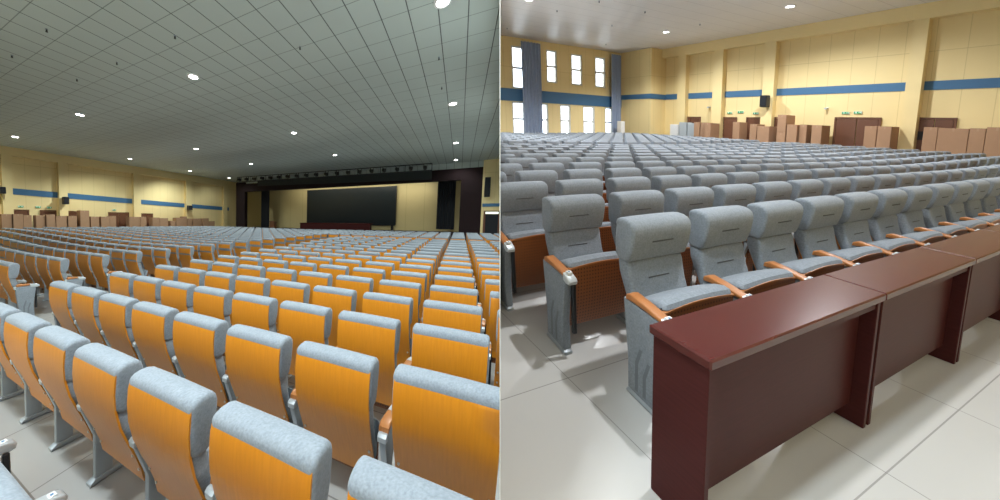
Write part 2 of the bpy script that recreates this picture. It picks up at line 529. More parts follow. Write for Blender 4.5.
BACK = [(0.010, .975), (0.0, .94), (-.006, .86), (-.002, .76), (.020, .65), (.058, .54), (.098, .44), (.130, .34), (.148, .25)]
HEAD = [(.006, .955), (.004, .978), (.012, .995), (.030, 1.007), (.060, 1.014), (.100, 1.013), (.132, 1.002), (.150, .982), (.157, .955), (.155, .91), (.142, .83), (.118, .755), (.092, .738), (.030, .738), (.000, .77), (-.002, .86)]
LUMB = [(.008, .775), (.080, .775), (.110, .715), (.118, .66), (.136, .58), (.166, .49), (.196, .42), (.200, .37), (.165, .34), (.138, .40), (.098, .47), (.054, .57), (.018, .66)]
SEAT = [(.195, .43), (.200, .475), (.235, .515), (.30, .556), (.36, .590), (.410, .606), (.445, .598), (.456, .575), (.440, .545), (.37, .49), (.28, .42), (.22, .39)]
PANP = [(.470, .568), (.470, .46), (.462, .33), (.446, .22), (.425, .145)]

class ChairKit:
    """the meshes of one hall's chairs: rows share them"""
    def __init__(self, hall, pitch, face, fwd, sy):
        self.hall = hall; self.p = pitch; self.face = face
        # local x to the row's right as the sitter's back is seen, y toward where the chair faces
        self.B = Matrix((hall.u, fwd * face * sy, hall.w * (1.0 if hall is LH else .98))).transposed()
        B = self.B
        hw = (pitch - (.138 if hall is LH else .165)) / 2
        da = 0.0 if hall is LH else .13                   # how far forward the arms stand
        ds, dz = (0.0, 0.0) if hall is LH else (-.052, .03)
        S_ = [(y + ds, z + dz) for y, z in SEAT]; P_ = [(y + ds - .014, z + dz * (z > .3)) for y, z in PANP]
        if hall is LH:
            S_ = [(.19 + (y - .195) * .32, z - .10 + (y - .195) * .12) for y, z in SEAT]; P_ = [(.19 + (y - .195) * .32, z - .10 * (z > .3)) for y, z in PANP]
        sw = hw - .03 if hall is LH else pitch / 2 - .045
        def fa(l): return [(y + da, z - (.015 if z > .5 and hall is RH else 0)) for y, z in l]
        p2 = pitch / 2
        self.m = {}
        a = MB(); wi = .010 if hall is LH else .040
        a.sheet(BACK, -hw + wi, hw - wi, .012, bow=.003)
        for sx in (-1, 1):
            for z, y in ((.44, .095), (.33, .130)):
                a.cyl((sx * (hw - .035), y - .004, z), 'y', .009, .006, 8, 1)
        self.m['back_panel'] = a.mesh('back_panel', [M_wood, M_bolt], B)
        h = MB(); h.pillow(HEAD, -hw, hw, .024, 0, 4, bow=.004)
        h.box(-hw * .36, hw * .34, .140, .1525, .872, .880, 1)
        self.m['headrest'] = h.mesh('headrest', [M_fabric, M_slot], B)
        l = MB(); l.pillow(LUMB, -hw + .012, hw - .012, .028, 0, 3)
        l.box(-hw * .36, hw * .34, .116, .1275, .628, .635, 1)
        self.m['backrest'] = l.mesh('backrest', [M_fabric, M_slot], B)
        s = MB(); s.pillow(S_, -sw, sw, .035, 0, 3, bow=.012)
        self.m['seat'] = s.mesh('seat', M_fabric, B)
        q = MB(); q.sheet(P_, -sw + .004, sw - .004, -.016, 0, bow=.016)
        self.m['seat_pan'] = q.mesh('seat_pan', M_pan, B)
        eb, ee = (.440 + ds, .459 + ds) if hall is RH else (.272, .282)
        t = MB(); nx = 9
        for i in range(nx - 1):
            xa = -sw + 2 * sw * i / (nx - 1); xb = -sw + 2 * sw * (i + 1) / (nx - 1)
            za = .572 + dz - (.10 if hall is LH else 0) + .022 * (1 - (xa / sw) ** 2); zb = .572 + dz - (.10 if hall is LH else 0) + .022 * (1 - (xb / sw) ** 2)
            t.add([(xa, eb, za - .016), (xa, ee, za - .016), (xa, ee, za - .004), (xa, eb, za - .002),
                   (xb, eb, zb - .016), (xb, ee, zb - .016), (xb, ee, zb - .004), (xb, eb, zb - .002)],
                  [(0, 1, 5, 4), (1, 2, 6, 5), (2, 3, 7, 6), (3, 0, 4, 7)], 0, True)
        self.m['seat_edge'] = t.mesh('seat_edge', M_arm, B)
        for sd, sx in (('l', -1), ('r', 1)):
            c = sx * p2
            we = .315 if hall is RH else .255
            r = MB(); r.pillow(fa([(.075, .600), (.080, .632), (.11, .648), (.20, .638), (we, .631 - (we - .24) * .19), (we, .605 - (we - .24) * .17), (.20, .602), (.12, .604)]), c - .036, c + .036, .010, 0, 3)
            self.m['armrest_' + sd] = r.mesh('armrest', M_arm, B)
            k = MB(); k.pillow(fa([(we - .003, .572), (we - .003, .633 - (we - .24) * .19), (.340, .613), (.372, .600), (.384, .582), (.378, .560), (.345, .556)]), c - .037, c + .037, .010, 0, 3)
            k.box(c - .018, c + .018, .322 + da, .350 + da, .600, .6175, 1); k.box(c - .007, c + .007, .330 + da, .342 + da, .600, .6185, 2)
            self.m['arm_cap_' + sd] = k.mesh('arm_cap', [M_silver, M_white, M_blue], B)
            ke = MB(); ke.pillow(fa([(.046, .560), (.042, .592), (.056, .606), (.080, .606), (.080, .556)]), c - .032, c + .032, .008, 0, 2)
            self.m['arm_end_' + sd] = ke.mesh('arm_end', M_silver, B)
            st = MB(); st.pillow(fa([(.12, .02), (.235, .02), (.225, .30), (.30, .575), (.075, .600), (.060, .54), (.125, .34)]), c - .024, c + .024, .010, 0, 2)
            self.m['stand_' + sd] = st.mesh('stand', M_metal, B)
            ft = MB(); ft.pillow(fa([(.085, .0), (.315, .0), (.315, .022), (.27, .042), (.12, .042), (.085, .022)]), c - .036, c + .036, .012, 0, 2)
            self.m['foot_' + sd] = ft.mesh('foot', M_metal, B)
            e = MB(); e.pillow(fa([(.095, .035), (.300, .035), (.292, .25), (.318, .45), (.340, .592), (.060, .604), (.072, .42), (.092, .22)]), c - .034, c + .034, .012, 0, 3)
            for y0, z1 in ((.150 + da, .24), (.205 + da, .19)):
                e.add([(c + sx * .0345, y0, .06), (c + sx * .0345, y0 + .022, .06), (c + sx * .0345, y0 + .022, z1), (c + sx * .0345, y0 + .05, z1 + .10), (c + sx * .0345, y0 + .03, z1 + .10), (c + sx * .0345, y0, z1)], [(0, 1, 2, 3, 4, 5)], 1)
            self.m['side_panel_' + sd] = e.mesh('side_panel', [M_fabric, M_stripe], B)
            bx = MB(); bx.box(c - sx * .034 - .016, c - sx * .034 + .016, .322 + da, .352 + da, .17, .560, 0, .006)
            self.m['tablet_edge_' + sd] = bx.mesh('tablet_edge', M_black, B)
        # the same chair in one mesh, for the smaller ones
        z = MB()
        z.sheet([BACK[i] for i in (0, 2, 4, 6, 8)], -hw + wi, hw - wi, .014, 0, nx=2)
        z.pillow([HEAD[i] for i in (0, 1, 3, 5, 7, 9, 11, 13, 14)], -hw, hw, .03, 1, 2)
        z.pillow([LUMB[i] for i in (0, 1, 3, 5, 7, 8, 10)], -hw + .012, hw - .012, 0.0, 1, 1)
        z.box(-hw * .36, hw * .34, .140, .1525, .872, .880, 4)
        z.pillow([S_[i] for i in (0, 1, 3, 5, 7, 9)], -sw, sw, 0.0, 1, 1)
        z.sheet([P_[i] for i in (0, 2, 4)], -sw + .004, sw - .004, -.016, 2, nx=2)
        z.box(-p2 - .036, -p2 + .036, .075 + da, .375 + da, .585, .632, 3)
        z.box(-p2 - .022, -p2 + .022, .11 + da, .24 + da, .0, .585, 5)
        self.small = z
        self.small_mesh = z.mesh('auditorium_chair', [M_wood, M_fabric, M_pan, M_arm, M_slot, M_metal], B)
        f = MB()
        f.sheet([BACK[i] for i in (0, 2, 5, 8)], -hw + wi, hw - wi, .014, 0, nx=2)
        f.pillow([HEAD[i] for i in (0, 1, 3, 5, 7, 9, 11, 13, 14)], -hw, hw, .02, 1, 1)
        f.pillow([LUMB[i] for i in (0, 1, 5, 8, 10)], -hw + .012, hw - .012, 0.0, 1, 1)
        f.pillow([S_[i] for i in (0, 3, 5, 7, 9)], -sw, sw, 0.0, 1, 1)
        self.far = f

    def place(self, u, v, label, group, detail, left_end=False, right_end=False):
        loc = self.hall.pt(u, v, bank(u, v) if self.hall is LH else rbank(u, v))
        def part(key, name, parent):
            me = clip_mesh(self.m[key], loc, self.hall)
            if me is None: return None
            return link(name, me, None, parent)
        if not detail:
            me = clip_mesh(self.small_mesh, loc, self.hall)
            if me is None: return None
            o = link('auditorium_chair', me, loc)
        else:
            o = empty('auditorium_chair', loc)
            for k in ('back_panel', 'headrest', 'backrest', 'seat', 'seat_pan', 'seat_edge'): 
                part(k, k, o)
            sides = (['l'] if True else []) + (['r'] if right_end else [])
            for s in sides:
                a_ = part('armrest_' + s, 'armrest', o)
                if a_: part('arm_cap_' + s, 'arm_cap', a_); 
                if a_ and self.hall is LH: part('arm_end_' + s, 'arm_end', a_)
                end = (s == 'l' and left_end) or (s == 'r' and right_end)
                b_ = part(('side_panel_' if end else 'stand_') + s, 'side_panel' if end else 'stand', o)
                if b_: part('foot_' + s, 'foot', b_)
                part('tablet_edge_' + s, 'tablet_edge', o)
            if not o.children:
                bpy.data.objects.remove(o); return None
        tag(o, label, 'chair', group)
        return o

fwdL = (LH.v * 0.8 + LH.perp * 0.2).normalized()
KL = ChairKit(LH, 0.745, 1, fwdL, 1.0)
KR = ChairKit(RH, 0.706, -1, RH.v + RH.u * .15, 1.0)

CW = cam.matrix_world.inverted()
def pix(p):
    q = CW @ p
    z = -q.z
    if z <= 0.05: return None
    return (440 + 340 * q.x / z, 200 - 340 * q.y / z, z)

def seen(hall, u, v, hw):
    """whether a chair at u, v falls in the part of the hall the view takes in"""
    ps = [pix(hall.pt(u + a, v + b_, w)) for a in (-hw, hw) for b_ in (0, .45 * (1 if hall is LH else -1)) for w in (0.0, .55, 1.02)]
    ps = [p for p in ps if p]
    if not ps: return None
    x0, x1 = min(p[0] for p in ps), max(p[0] for p in ps); y0, y1 = min(p[1] for p in ps), max(p[1] for p in ps)
    lo, hi = (0, 500) if hall is LH else (500, 1000)
    if x1 < lo or x0 > hi or y1 < 0 or y0 > 500: return None
    s = side_of(hall)
    # on this hall's side of the partition
    d = max(s * PN.dot(hall.pt(u + a, v + b_, 1.0) - CAM) for a in (-hw, hw) for b_ in (0, .1))
    if d < 0.03: return None
    area_ = (min(x1, hi) - max(x0, lo)) * (min(y1, 500) - max(y0, 0))
    return area_

slots = []          # (size, kit, u, v, row, block)
# left hall, block nearest the camera: columns are 0.745 apart
rowsL = [0.835 + 0.735 * j for j in range(-1, 16)]
for j, v in enumerate(rowsL):
    for n in range(-7, 6):
        slots.append([KL, -0.415 + 0.745 * (n + .5), v - (-.065 if j == 0 else 0), j, 'near', n == -7])
for j, v in enumerate([13.45 + .72 * i for i in range(7)]):
    for n in range(-12, 6):
        slots.append([KL, -0.415 + 0.745 * (n + .5), v, j, 'front', n == -12])
rowsLB = [0.34 + 0.735 * j for j in range(0, 24)]
for j, v in enumerate(rowsLB):
    e = -8.50 + 0.075 * j
    for n in range(0, 24):
        u = e - .745 * (n + .5)
        if u < -22.6 or v > 18.4: continue
        slots.append([KL, u, v, j, 'far', n == 0])
# right hall
rowsR = [1.53 + .595 * k for k in range(0, 11)] + [8.85 + .595 * k for k in range(0, 11)]
for k, v in enumerate(rowsR):
    u0 = 1.64 - .075 * min(k, 4) + (.03 if k == 0 else 0)
    for n in range(0, 26):
        u = u0 + .706 * (n + .5)
        if u > 19.0: continue
        slots.append([KR, u, v, k, 'right', n == 0])
vis = []
for s in slots:
    a = seen(s[0].hall, s[1], s[2], s[0].p / 2)
    if a: vis.append((a, s))
vis.sort(key=lambda t: -t[0])
for kit in (KL, KR):
    mine = [s for a, s in vis if s[0] is kit]
    rows = {}
    for s in mine: rows.setdefault((s[4], s[3]), []).append(s)
    order = {id(s): i for i, s in enumerate(mine)}
    for key in rows: rows[key].sort(key=lambda s: s[1])
    rowrank = {}
    for blk in set(k[0] for k in rows):
        for i, r in enumerate(sorted(k[1] for k in rows if k[0] == blk)): rowrank[(blk, r)] = i + 1
    for key, lst in rows.items():
        blk = key[0]
        for i, s in enumerate(lst):
            rr = rowrank[key]
            if order[id(s)] >= 150: continue
            if blk == 'near' and s[3] == 0: lab = 'nearest chair, cut off at bottom left corner, silver arm end showing, %s from left' % ord_(i + 1); g = 'wood-backed chairs in the block nearest the camera'
            elif blk == 'near': lab = 'orange wood-backed chair, %s from left in the %s row from the camera' % (ord_(i + 1), ord_(rr)); g = 'wood-backed chairs in the block nearest the camera'
            elif blk == 'front': lab = 'small orange wood-backed chair, %s from left in %s row before the stage' % (ord_(i + 1), ord_(rr)); g = 'wood-backed chairs before the stage'
            elif blk == 'far': lab = 'orange wood-backed chair across left aisle, %s from the aisle in %s row' % (ord_(len(lst) - i), ord_(rr)); g = 'wood-backed chairs across the left aisle'
            else: lab = 'grey fabric chair facing us, %s from left in %s row behind the desks' % (ord_(i + 1), ord_(rr)); g = 'grey chairs facing the dark red desks'
            det = order[id(s)] < 85 or s[2] < 1.0
            kit.place(s[1], s[2], lab, g, det, left_end=(s[5] and blk != 'far'), right_end=(s[5] and blk == 'far'))
    rest = mine[150:]
    # everything beyond, in one mesh
    hall = kit.hall; far = kit.far
    vs, fs, mi, sm = [], [], [], []
    o0 = hall.pt(0, 10, 0)
    base = [kit.B @ Vector(p) for p in far.v]
    for s in rest:
        d = hall.pt(s[1], s[2], bank(s[1], s[2]) if hall is LH else rbank(s[1], s[2])) - o0; n0 = len(vs)
        vs += [tuple(p + d) for p in base]
        fs += [[i + n0 for i in f] for f in far.f]; mi += far.mi; sm += far.sm
    me = bpy.data.meshes.new('auditorium_chairs_beyond'); me.from_pydata(vs, [], fs)
    for m in (M_wood, M_fabric): me.materials.append(m)
    uvl = me.uv_layers.new(name='UVMap')
    me.polygons.foreach_set('material_index', mi); me.polygons.foreach_set('use_smooth', sm)
    me.set_sharp_from_angle(angle=math.radians(42))
    me = clip_mesh(me, o0, hall)
    o = link('chair_rows', me, o0)
    tag(o, 'distant rows of orange wood-backed chairs stretching to the stage' if kit is KL else 'distant rows of grey chairs stretching to the window wall', 'chairs', None, 'stuff')
    print('CHAIRS', 'L' if kit is KL else 'R', len(mine), len(rest))


# ---------------------------------------------------------------- right hall: desks
def desk(u0, u1, label):
    o = empty('desk', RH.pt(u0, .76, 0))
    W = u1 - u0
    f, bk = .652, .886
    build(MB().box(0, W, f - .76, bk - .76, .725, .765, 0, .006), 'desk_top', M_desktop, RH, o, (u0, .76, 0))
    for x in (.012, W - .042):
        build(MB().box(x, x + .03, f + .012 - .76, bk - .012 - .76, .0, .725, 0, .003), 'side_panel', M_desk, RH, o, (u0, .76, 0))
    build(MB().box(.042, W - .042, f + .07 - .76, f + .088 - .76, .11, .725), 'modesty_panel', M_desk, RH, o, (u0, .76, 0))
    build(MB().box(.042, W - .042, f + .10 - .76, bk - .03 - .76, .52, .535), 'shelf', M_desk, RH, o, (u0, .76, 0))
    build(MB().box(.042, W - .042, f + .02 - .76, f + .036 - .76, .68, .725), 'apron', M_desk, RH, o, (u0, .76, 0))
    tag(o, label, 'desk', 'dark red desks before the front row')
desk(1.205, 2.635, 'dark red wooden desk nearest the camera, its end panel facing the aisle')
desk(2.640, 4.055, 'dark red wooden desk, second from the aisle, joined to the nearest desk')
desk(4.060, 5.475, 'dark red wooden desk, third from the aisle, at the right edge')
desk(5.480, 6.895, 'dark red wooden desk, farthest from the aisle, mostly out of view')

# ---------------------------------------------------------------- doors, signs, speakers
def door(hall, name, wall, face, v0, v1, top, leaves, k):
    """double or single door in a side wall; face = +1 when it looks toward +u"""
    a, b_ = min(v0, v1), max(v0, v1)
    x0, x1 = (wall, wall + .06) if face > 0 else (wall - .06, wall)
    fr_ = MB()
    fr_.box(x0, x1, a - .05, a, 0, top + .05); fr_.box(x0, x1, b_, b_ + .05, 0, top + .05); fr_.box(x0, x1, a, b_, top, top + .05)
    o = build(fr_, name, M_doorw, hall, kind='structure')
    w = (b_ - a) / leaves
    for i in range(leaves):
        c0, c1 = a + i * w + .01, a + (i + 1) * w - .01
        xa, xb = (wall + .005, wall + .045) if face > 0 else (wall - .045, wall - .005)
        lf = build(MB().box(xa, xb, c0, c1, 0.01, top - .01, 0, .004), 'leaf', M_doorw, hall, o)
        hx = xb if face > 0 else xa
        build(MB().cyl((hx - .02, c1 - .08 if i % 2 == 0 else c0 + .08, 1.0), 'x', .02, .06, 8), 'handle', M_silver, hall, lf)
    return o
for i, (a, b_, t, n) in enumerate([(13.08, 12.16, 2.1, 2), (10.98, 10.44, 2.1, 1), (9.93, 9.41, 2.1, 1), (8.99 - .12, 8.35, 2.12, 1), (6.87, 5.73, 2.14, 2), (4.86, 4.19 - .1, 2.15, 2)]):
    door(RH, 'door_%d' % (i + 1), R_WALL, -1, a, b_, t, n, i)
build(MB().box(R_WALL - .06, R_WALL - .045, 4.66, 4.80, 1.42, 1.72), 'door_glazing', M_black, RH, bpy.data.objects['door_6'])
for i, (a, b_, t, n) in enumerate([(5.45, 6.01, 2.13, 1), (6.56, 7.17, 2.12, 1), (7.74, 8.33, 2.09, 1), (10.0, 11.22, 2.06, 2), (12.06, 12.97, 2.01, 2)]):
    door(LH, 'door_%d' % (i + 11), L_WALL, 1, a, b_, t, n, i)

def exit_sign(hall, wall, face, v, w, label, size=(.22, .10)):
    o = empty('exit_sign', hall.pt(wall, v, w))
    x0, x1 = (0, .04) if face > 0 else (-.04, 0)
    build(MB().box(x0, x1, -size[0] / 2, size[0] / 2, -size[1] / 2, size[1] / 2, 0, .004), 'housing', M_white, hall, o, (wall, v, w))
    xf = (x1, x1 + .004) if face > 0 else (x0 - .004, x0)
    build(MB().box(xf[0], xf[1], -size[0] * .46, size[0] * .46, -size[1] * .42, size[1] * .42), 'lit_face', M_greens, hall, o, (wall, v, w))
    ar = MB(); xg = (xf[1], xf[1] + .002) if face > 0 else (xf[0] - .002, xf[0])
    ar.box(xg[0], xg[1], -.08, -.02, -.008, .008); ar.prism([(-.08, -.025), (-.10, 0), (-.08, .025)], xg[0], xg[1])
    ar.box(xg[0], xg[1], .03, .05, -.03, .012); ar.box(xg[0], xg[1], .02, .08, -.006, .008); ar.cyl((xg[0], .045, .024), 'x', .011, .002, 8)
    build(ar, 'pictogram', M_signwhite, hall, o, (wall, v, w))
    tag(o, label, 'exit sign', 'lit green exit signs over the doors')
exit_sign(RH, R_WALL, -1, 6.63, 2.36, 'green exit sign over the widest brown door, left of the pair')
exit_sign(RH, R_WALL, -1, 6.30, 2.37, 'green exit sign over the widest brown door, right of the pair')
exit_sign(RH, R_WALL, -1, 10.24, 2.40, 'small green exit sign between the far doors on the right wall', (.26, .11))
exit_sign(RH, R_WALL, -1, 9.62, 2.34, 'pale exit sign above the brown door near the wall speaker')
exit_sign(RH, R_WALL, -1, 10.72, 2.36, 'dim exit sign above the door beside the third pilaster')
exit_sign(LH, L_WALL, 1, 5.74, 2.33, 'exit sign above the leftmost door of the left wall')
exit_sign(LH, L_WALL, 1, 6.44, 2.32, 'green sign on yellow wall between the two leftmost doors')
exit_sign(LH, L_WALL, 1, 6.91, 2.31, 'exit sign above the second door of the left wall')
exit_sign(LH, L_WALL, 1, 10.32, 2.25, 'exit sign above the wide door at the middle of left wall')

def wall_camera(hall, u, v, w, face, label):
    o = empty('security_camera', hall.pt(u, v, w))
    build(MB().box(-.03 if face < 0 else 0, 0 if face < 0 else .03, -.03, .03, -.02, .06, 0, .005), 'bracket', M_white, hall, o, (u, v, w))
    build(MB().cyl((-.20 if face < 0 else .02, 0, 0), 'x', .04, .18, 12), 'body', M_lockgrey, hall, o, (u, v, w))
    tag(o, label, 'security camera')
wall_camera(RH, R_WALL, 7.17, 2.53, -1, 'small security camera on yellow wall left of the widest door')
wall_camera(RH, R_WALL, 11.67, 2.64, -1, 'small security camera on yellow wall beside the far pilaster')

def speaker(hall, u, v, w0, w1, face, wd, label, along='v'):
    o = empty('wall_speaker', hall.pt(u, v, w0))
    h = w1 - w0; d = .32
    if along == 'v':
        x0, x1 = (.08, .08 + d) if face > 0 else (-.08 - d, -.08)
        bd = MB().box(x0, x1, -wd / 2, wd / 2, 0, h, 0, .02)
        gx = (x1, x1 + .012) if face > 0 else (x0 - .012, x0)
        gr = MB().box(gx[0], gx[1], -wd / 2 + .02, wd / 2 - .02, .03, h - .03, 0, .004)
        bkt = MB().box(0 if face > 0 else -.1, .1 if face > 0 else 0, -.04, .04, h * .35, h * .65)
    else:
        bd = MB().box(-wd / 2, wd / 2, -.08 - d, -.08, 0, h, 0, .02)
        gr = MB().box(-wd / 2 + .02, wd / 2 - .02, -.092 - d, -.08 - d, .03, h - .03, 0, .004)
        bkt = MB().box(-.04, .04, -.1, 0, h * .35, h * .65)
    build(bd, 'cabinet', M_black, hall, o, (u, v, w0)); build(gr, 'grille', M_leg_black, hall, o, (u, v, w0)); build(bkt, 'bracket', M_black, hall, o, (u, v, w0))
    tag(o, label, 'speaker', 'black speakers on the walls')
speaker(RH, R_WALL - .3, 9.06, 2.60, 3.12, -1, .26, 'black speaker on pilaster of the right yellow wall')
speaker(LH, L_WALL + .28, 7.52, 2.50, 2.90, 1, .26, 'black speaker on second pilaster of the left wall')
speaker(LH, L_WALL + .28, 16.0, 2.36, 2.72, 1, .40, 'black speaker on far pilaster nearer the stage')
speaker(LH, L_WALL + .28, 4.98, 2.90, 3.22, 1, .2, 'black speaker at far left edge on the wall')
speaker(LH, 1.62, 20.55, 2.98, 4.10, -1, .34, 'tall black speaker on the wall right of the stage', 'u')

# ---------------------------------------------------------------- cardboard boxes
def carton(hall, u0, u1, v0, v1, w0, w1, label, group, mat=None):
    o = empty('cardboard_box', hall.pt((u0 + u1) / 2, (v0 + v1) / 2, w0))
    c = ((u0 + u1) / 2, (v0 + v1) / 2, w0)
    hu, hv = (u1 - u0) / 2, (v1 - v0) / 2
    build(MB().box(-hu, hu, -hv, hv, 0, w1 - w0, 0, .008), 'carton', M_card, hall, o, c)
    build(MB().box(-hu * 1.004, hu * 1.004, -.02, .02, (w1 - w0) - .10, w1 - w0 + .002), 'tape', M_tape, hall, o, c)
    tag(o, label, 'box', group)
RB = [(11.86, 11.58, 1.85), (11.54, 11.29, 1.84), (11.25, 10.98, 1.82), (10.06, 9.78, 1.9), (9.37, 9.10, 1.82), (9.02, 8.58, 1.74), (8.32, 8.03, 2.24),
      (7.99, 7.66, 1.84), (7.63, 7.40, 1.85), (7.22, 6.92, 1.84), (5.80, 5.50, 1.85), (5.46, 5.14, 1.85), (4.46, 4.18, 1.86), (4.17, 3.60, 1.84), (3.59, 3.31, 1.86), (3.30, 2.95, 1.9)]
rnd = random.Random(4)
for i, (a, b_, t) in enumerate(RB):
    d = .62 + rnd.random() * .18 if i < 12 else .70
    parts_ = 3 if t > 2 else 2
    for k in range(parts_):
        z0, z1 = t * k / parts_, t * (k + 1) / parts_ - .004
        pos = ('lowest', 'top')[k] if parts_ == 2 else ('lowest', 'middle', 'top')[k]
        carton(RH, R_WALL - .32 - d, R_WALL - .32 - rnd.random() * .04, b_, a, z0, z1, '%s brown carton of %s stack from left along the right wall' % (pos, ord_(i + 1)), 'cardboard boxes along the right wall')
LB = [[4.84, 5.20, 1.95], [5.24, 5.60, 1.95], [5.64, 5.96, 1.9], [6.13, 6.50, 1.9], [6.54, 6.92, 1.94], [6.97, 7.45, 1.86], [7.51, 7.92, 1.87], [8.1, 8.56, 2.18], [8.64, 9.1, 1.84], [9.17, 9.65, 1.84], [9.71, 10.08, 1.87], [10.91, 11.62, 1.82], [11.68, 12.12, 1.82], [12.53, 13.09, 1.77], [13.13, 13.82, 1.73], [14.02, 14.45, 1.53], [14.49, 15.11, 1.76], [15.15, 15.51, 1.85], [15.55, 15.98, 1.7], [16.1, 16.9, 1.7], [17.21, 17.83, 1.7], [17.88, 18.53, 1.45]]
for i, (a, b_, t) in enumerate(LB):
    d = .45 + rnd.random() * .15
    for k in range(2):
        carton(LH, L_WALL + .33, L_WALL + .33 + d, a, b_, t * k / 2, t * (k + 1) / 2 - .004, '%s brown carton of %s stack from left along the left wall' % (('lower', 'upper')[k], ord_(i + 1)), 'cardboard boxes along the left wall')

def locker(u0, u1, v0, v1, h, mat, label, name='metal_cabinet'):
    c = ((u0 + u1) / 2, (v0 + v1) / 2, 0)
    o = empty(name, RH.pt(*c)); hu, hv = (u1 - u0) / 2, (v1 - v0) / 2
    build(MB().box(-hu, hu, -hv, hv, 0, h, 0, .01), 'cabinet_body', mat, RH, o, c)
    d = build(MB().box(-hu - .02, -hu, -hv + .015, hv - .015, .05, h - .03, 0, .006), 'cabinet_door', mat, RH, o, c)
    build(MB().box(-hu - .04, -hu - .02, hv * .6, hv * .7, h * .45, h * .58), 'handle', M_black, RH, d, c)
    tag(o, label, 'cabinet')
locker(19.75, 20.05, 12.90, 13.38, 1.70, M_white, 'white cabinet standing by the corner block of right wall', 'white_cabinet')
locker(19.6, 20.05, 12.36, 12.76, 1.83, M_lockgrey, 'grey metal cabinet next to the white one by right wall')
locker(19.6, 20.05, 11.90, 12.31, 1.79, M_lockgrey, 'grey metal cabinet right beside the cardboard stacks')
locker(18.0, 18.3, 15.2, 15.5, 1.78, M_white, 'narrow white cabinet below the far curtain', 'white_cabinet')

# ---------------------------------------------------------------- curtains of the window wall
def curtain(hall, mat, u0, u1, v, w0, w1, folds, label, amp=.06, name='curtain', group=None):
    m = MB(); n = folds * 8
    vs = []
    for i in range(n + 1):
        u = (u1 - u0) * i / n
        y = -amp * math.sin(2 * math.pi * folds * i / n) - amp * .3 * math.sin(4 * math.pi * folds * i / n)
        for dy in (0, .012):
            for z in (0, (w1 - w0) * .5, w1 - w0): vs.append((u, y + dy, z))
    fs = []
    for i in range(n):
        o, q = i * 6, (i + 1) * 6
        for j in (0, 1):
            fs.append((o + j, q + j, q + j + 1, o + j + 1)); fs.append((o + 3 + j, o + 4 + j, q + 4 + j, q + 3 + j))
        fs.append((o, o + 3, q + 3, q)); fs.append((o + 2, q + 2, q + 5, o + 5))
    m.add(vs, fs, 0, True)
    o = build(m, name, mat, hall, None, (u0, v, w0))
    return tag(o, label, 'curtain', group)
curtain(RH, M_curtain, 11.42, 12.70, 15.95, .05, 5.75, 6, 'wide slate blue curtain gathered between the leftmost windows', group='slate blue curtains')
curtain(RH, M_curtain, 18.05, 18.85, 15.95, .05, 5.75, 4, 'narrow slate blue curtain beside the yellow corner block', group='slate blue curtains')

# ---------------------------------------------------------------- the stage
SV = L_STAGE
def stage(name, mb, mat, origin, label, cat, group=None):
    o = build(mb, name, mat, LH, None, origin, clip=True)
    return tag(o, label, cat, group)
shell(LH, 'ceiling_soffit', MB().box(-22.7, 1.35, SV, SV + .2, 4.80, L_CEIL), M_ceilL)
shell(LH, 'floor_stage', MB().box(-22.6, 1.3, SV - .2, 23.6, 0, .8), M_maroon)
def frame():
    o = empty('proscenium', LH.pt(-10, SV, 0))
    og = (-10, SV, 0)
    build(MB().box(-12.7, -11.4, -.15, .25, 0, 4.95), 'pillar_drape', M_maroon, LH, o, og)
    build(MB().box(9.95, 11.35, -.15, .25, 0, 4.80), 'pillar_drape', M_maroon, LH, o, og)
    build(MB().prism([(-.15, 4.1), (.25, 4.1), (.25, 4.80), (-.15, 4.80)], -11.4, 9.95), 'header_drape', M_maroon, LH, o, og)
    tag(o, 'dark maroon proscenium framing the stage opening', 'stage frame')
frame()
vl = stage('valance', MB().add([(-19.4, 0, 4.53), (-19.4, 0, 5.0), (-2.1, 0, 4.80), (-2.1, 0, 4.22), (-19.4, .08, 4.53), (-19.4, .08, 5.0), (-2.1, .08, 4.80), (-2.1, .08, 4.22)],
      [(0, 1, 2, 3), (4, 7, 6, 5), (0, 4, 5, 1), (1, 5, 6, 2), (2, 6, 7, 3), (3, 7, 4, 0)]), M_valance, (0, SV - .35, 0), 'long charcoal valance hanging below the stage lighting truss', 'valance')
TV = 18.2
TR = (-19.7, -1.85)
def tw(u): t = (u - TR[0]) / (TR[1] - TR[0]); return 5.16 + (4.98 - 5.16) * t
tr_ = empty('lighting_truss', LH.pt(-12, TV, 5))
og = (-12, TV, 0)
def rail(dz, r, y=0):
    vs = []
    for u in TR:
        for k in range(6):
            a = math.pi / 3 * k; vs.append((u + 12, y + r * math.cos(a), tw(u) + dz + r * math.sin(a)))
    return MB().add(vs, [(i, (i + 1) % 6, 6 + (i + 1) % 6, 6 + i) for i in range(6)])
for dz in (-.17, -.55):
    q = rail(dz, .032).mesh('rail', M_black, LH.B); o = link('rail', q, LH.pt(*og) - tr_.location, tr_)
hg = MB()
for i in range(11):
    u = TR[0] + (TR[1] - TR[0]) * i / 10
    hg.box(u + 12 - .02, u + 12 + .02, -.02, .02, tw(u) - .55, tw(u) - .17)
o = link('strut', hg.mesh('strut', M_black, LH.B), LH.pt(*og) - tr_.location, tr_)
tag(tr_, 'black lighting truss hung above the front of the stage', 'truss')
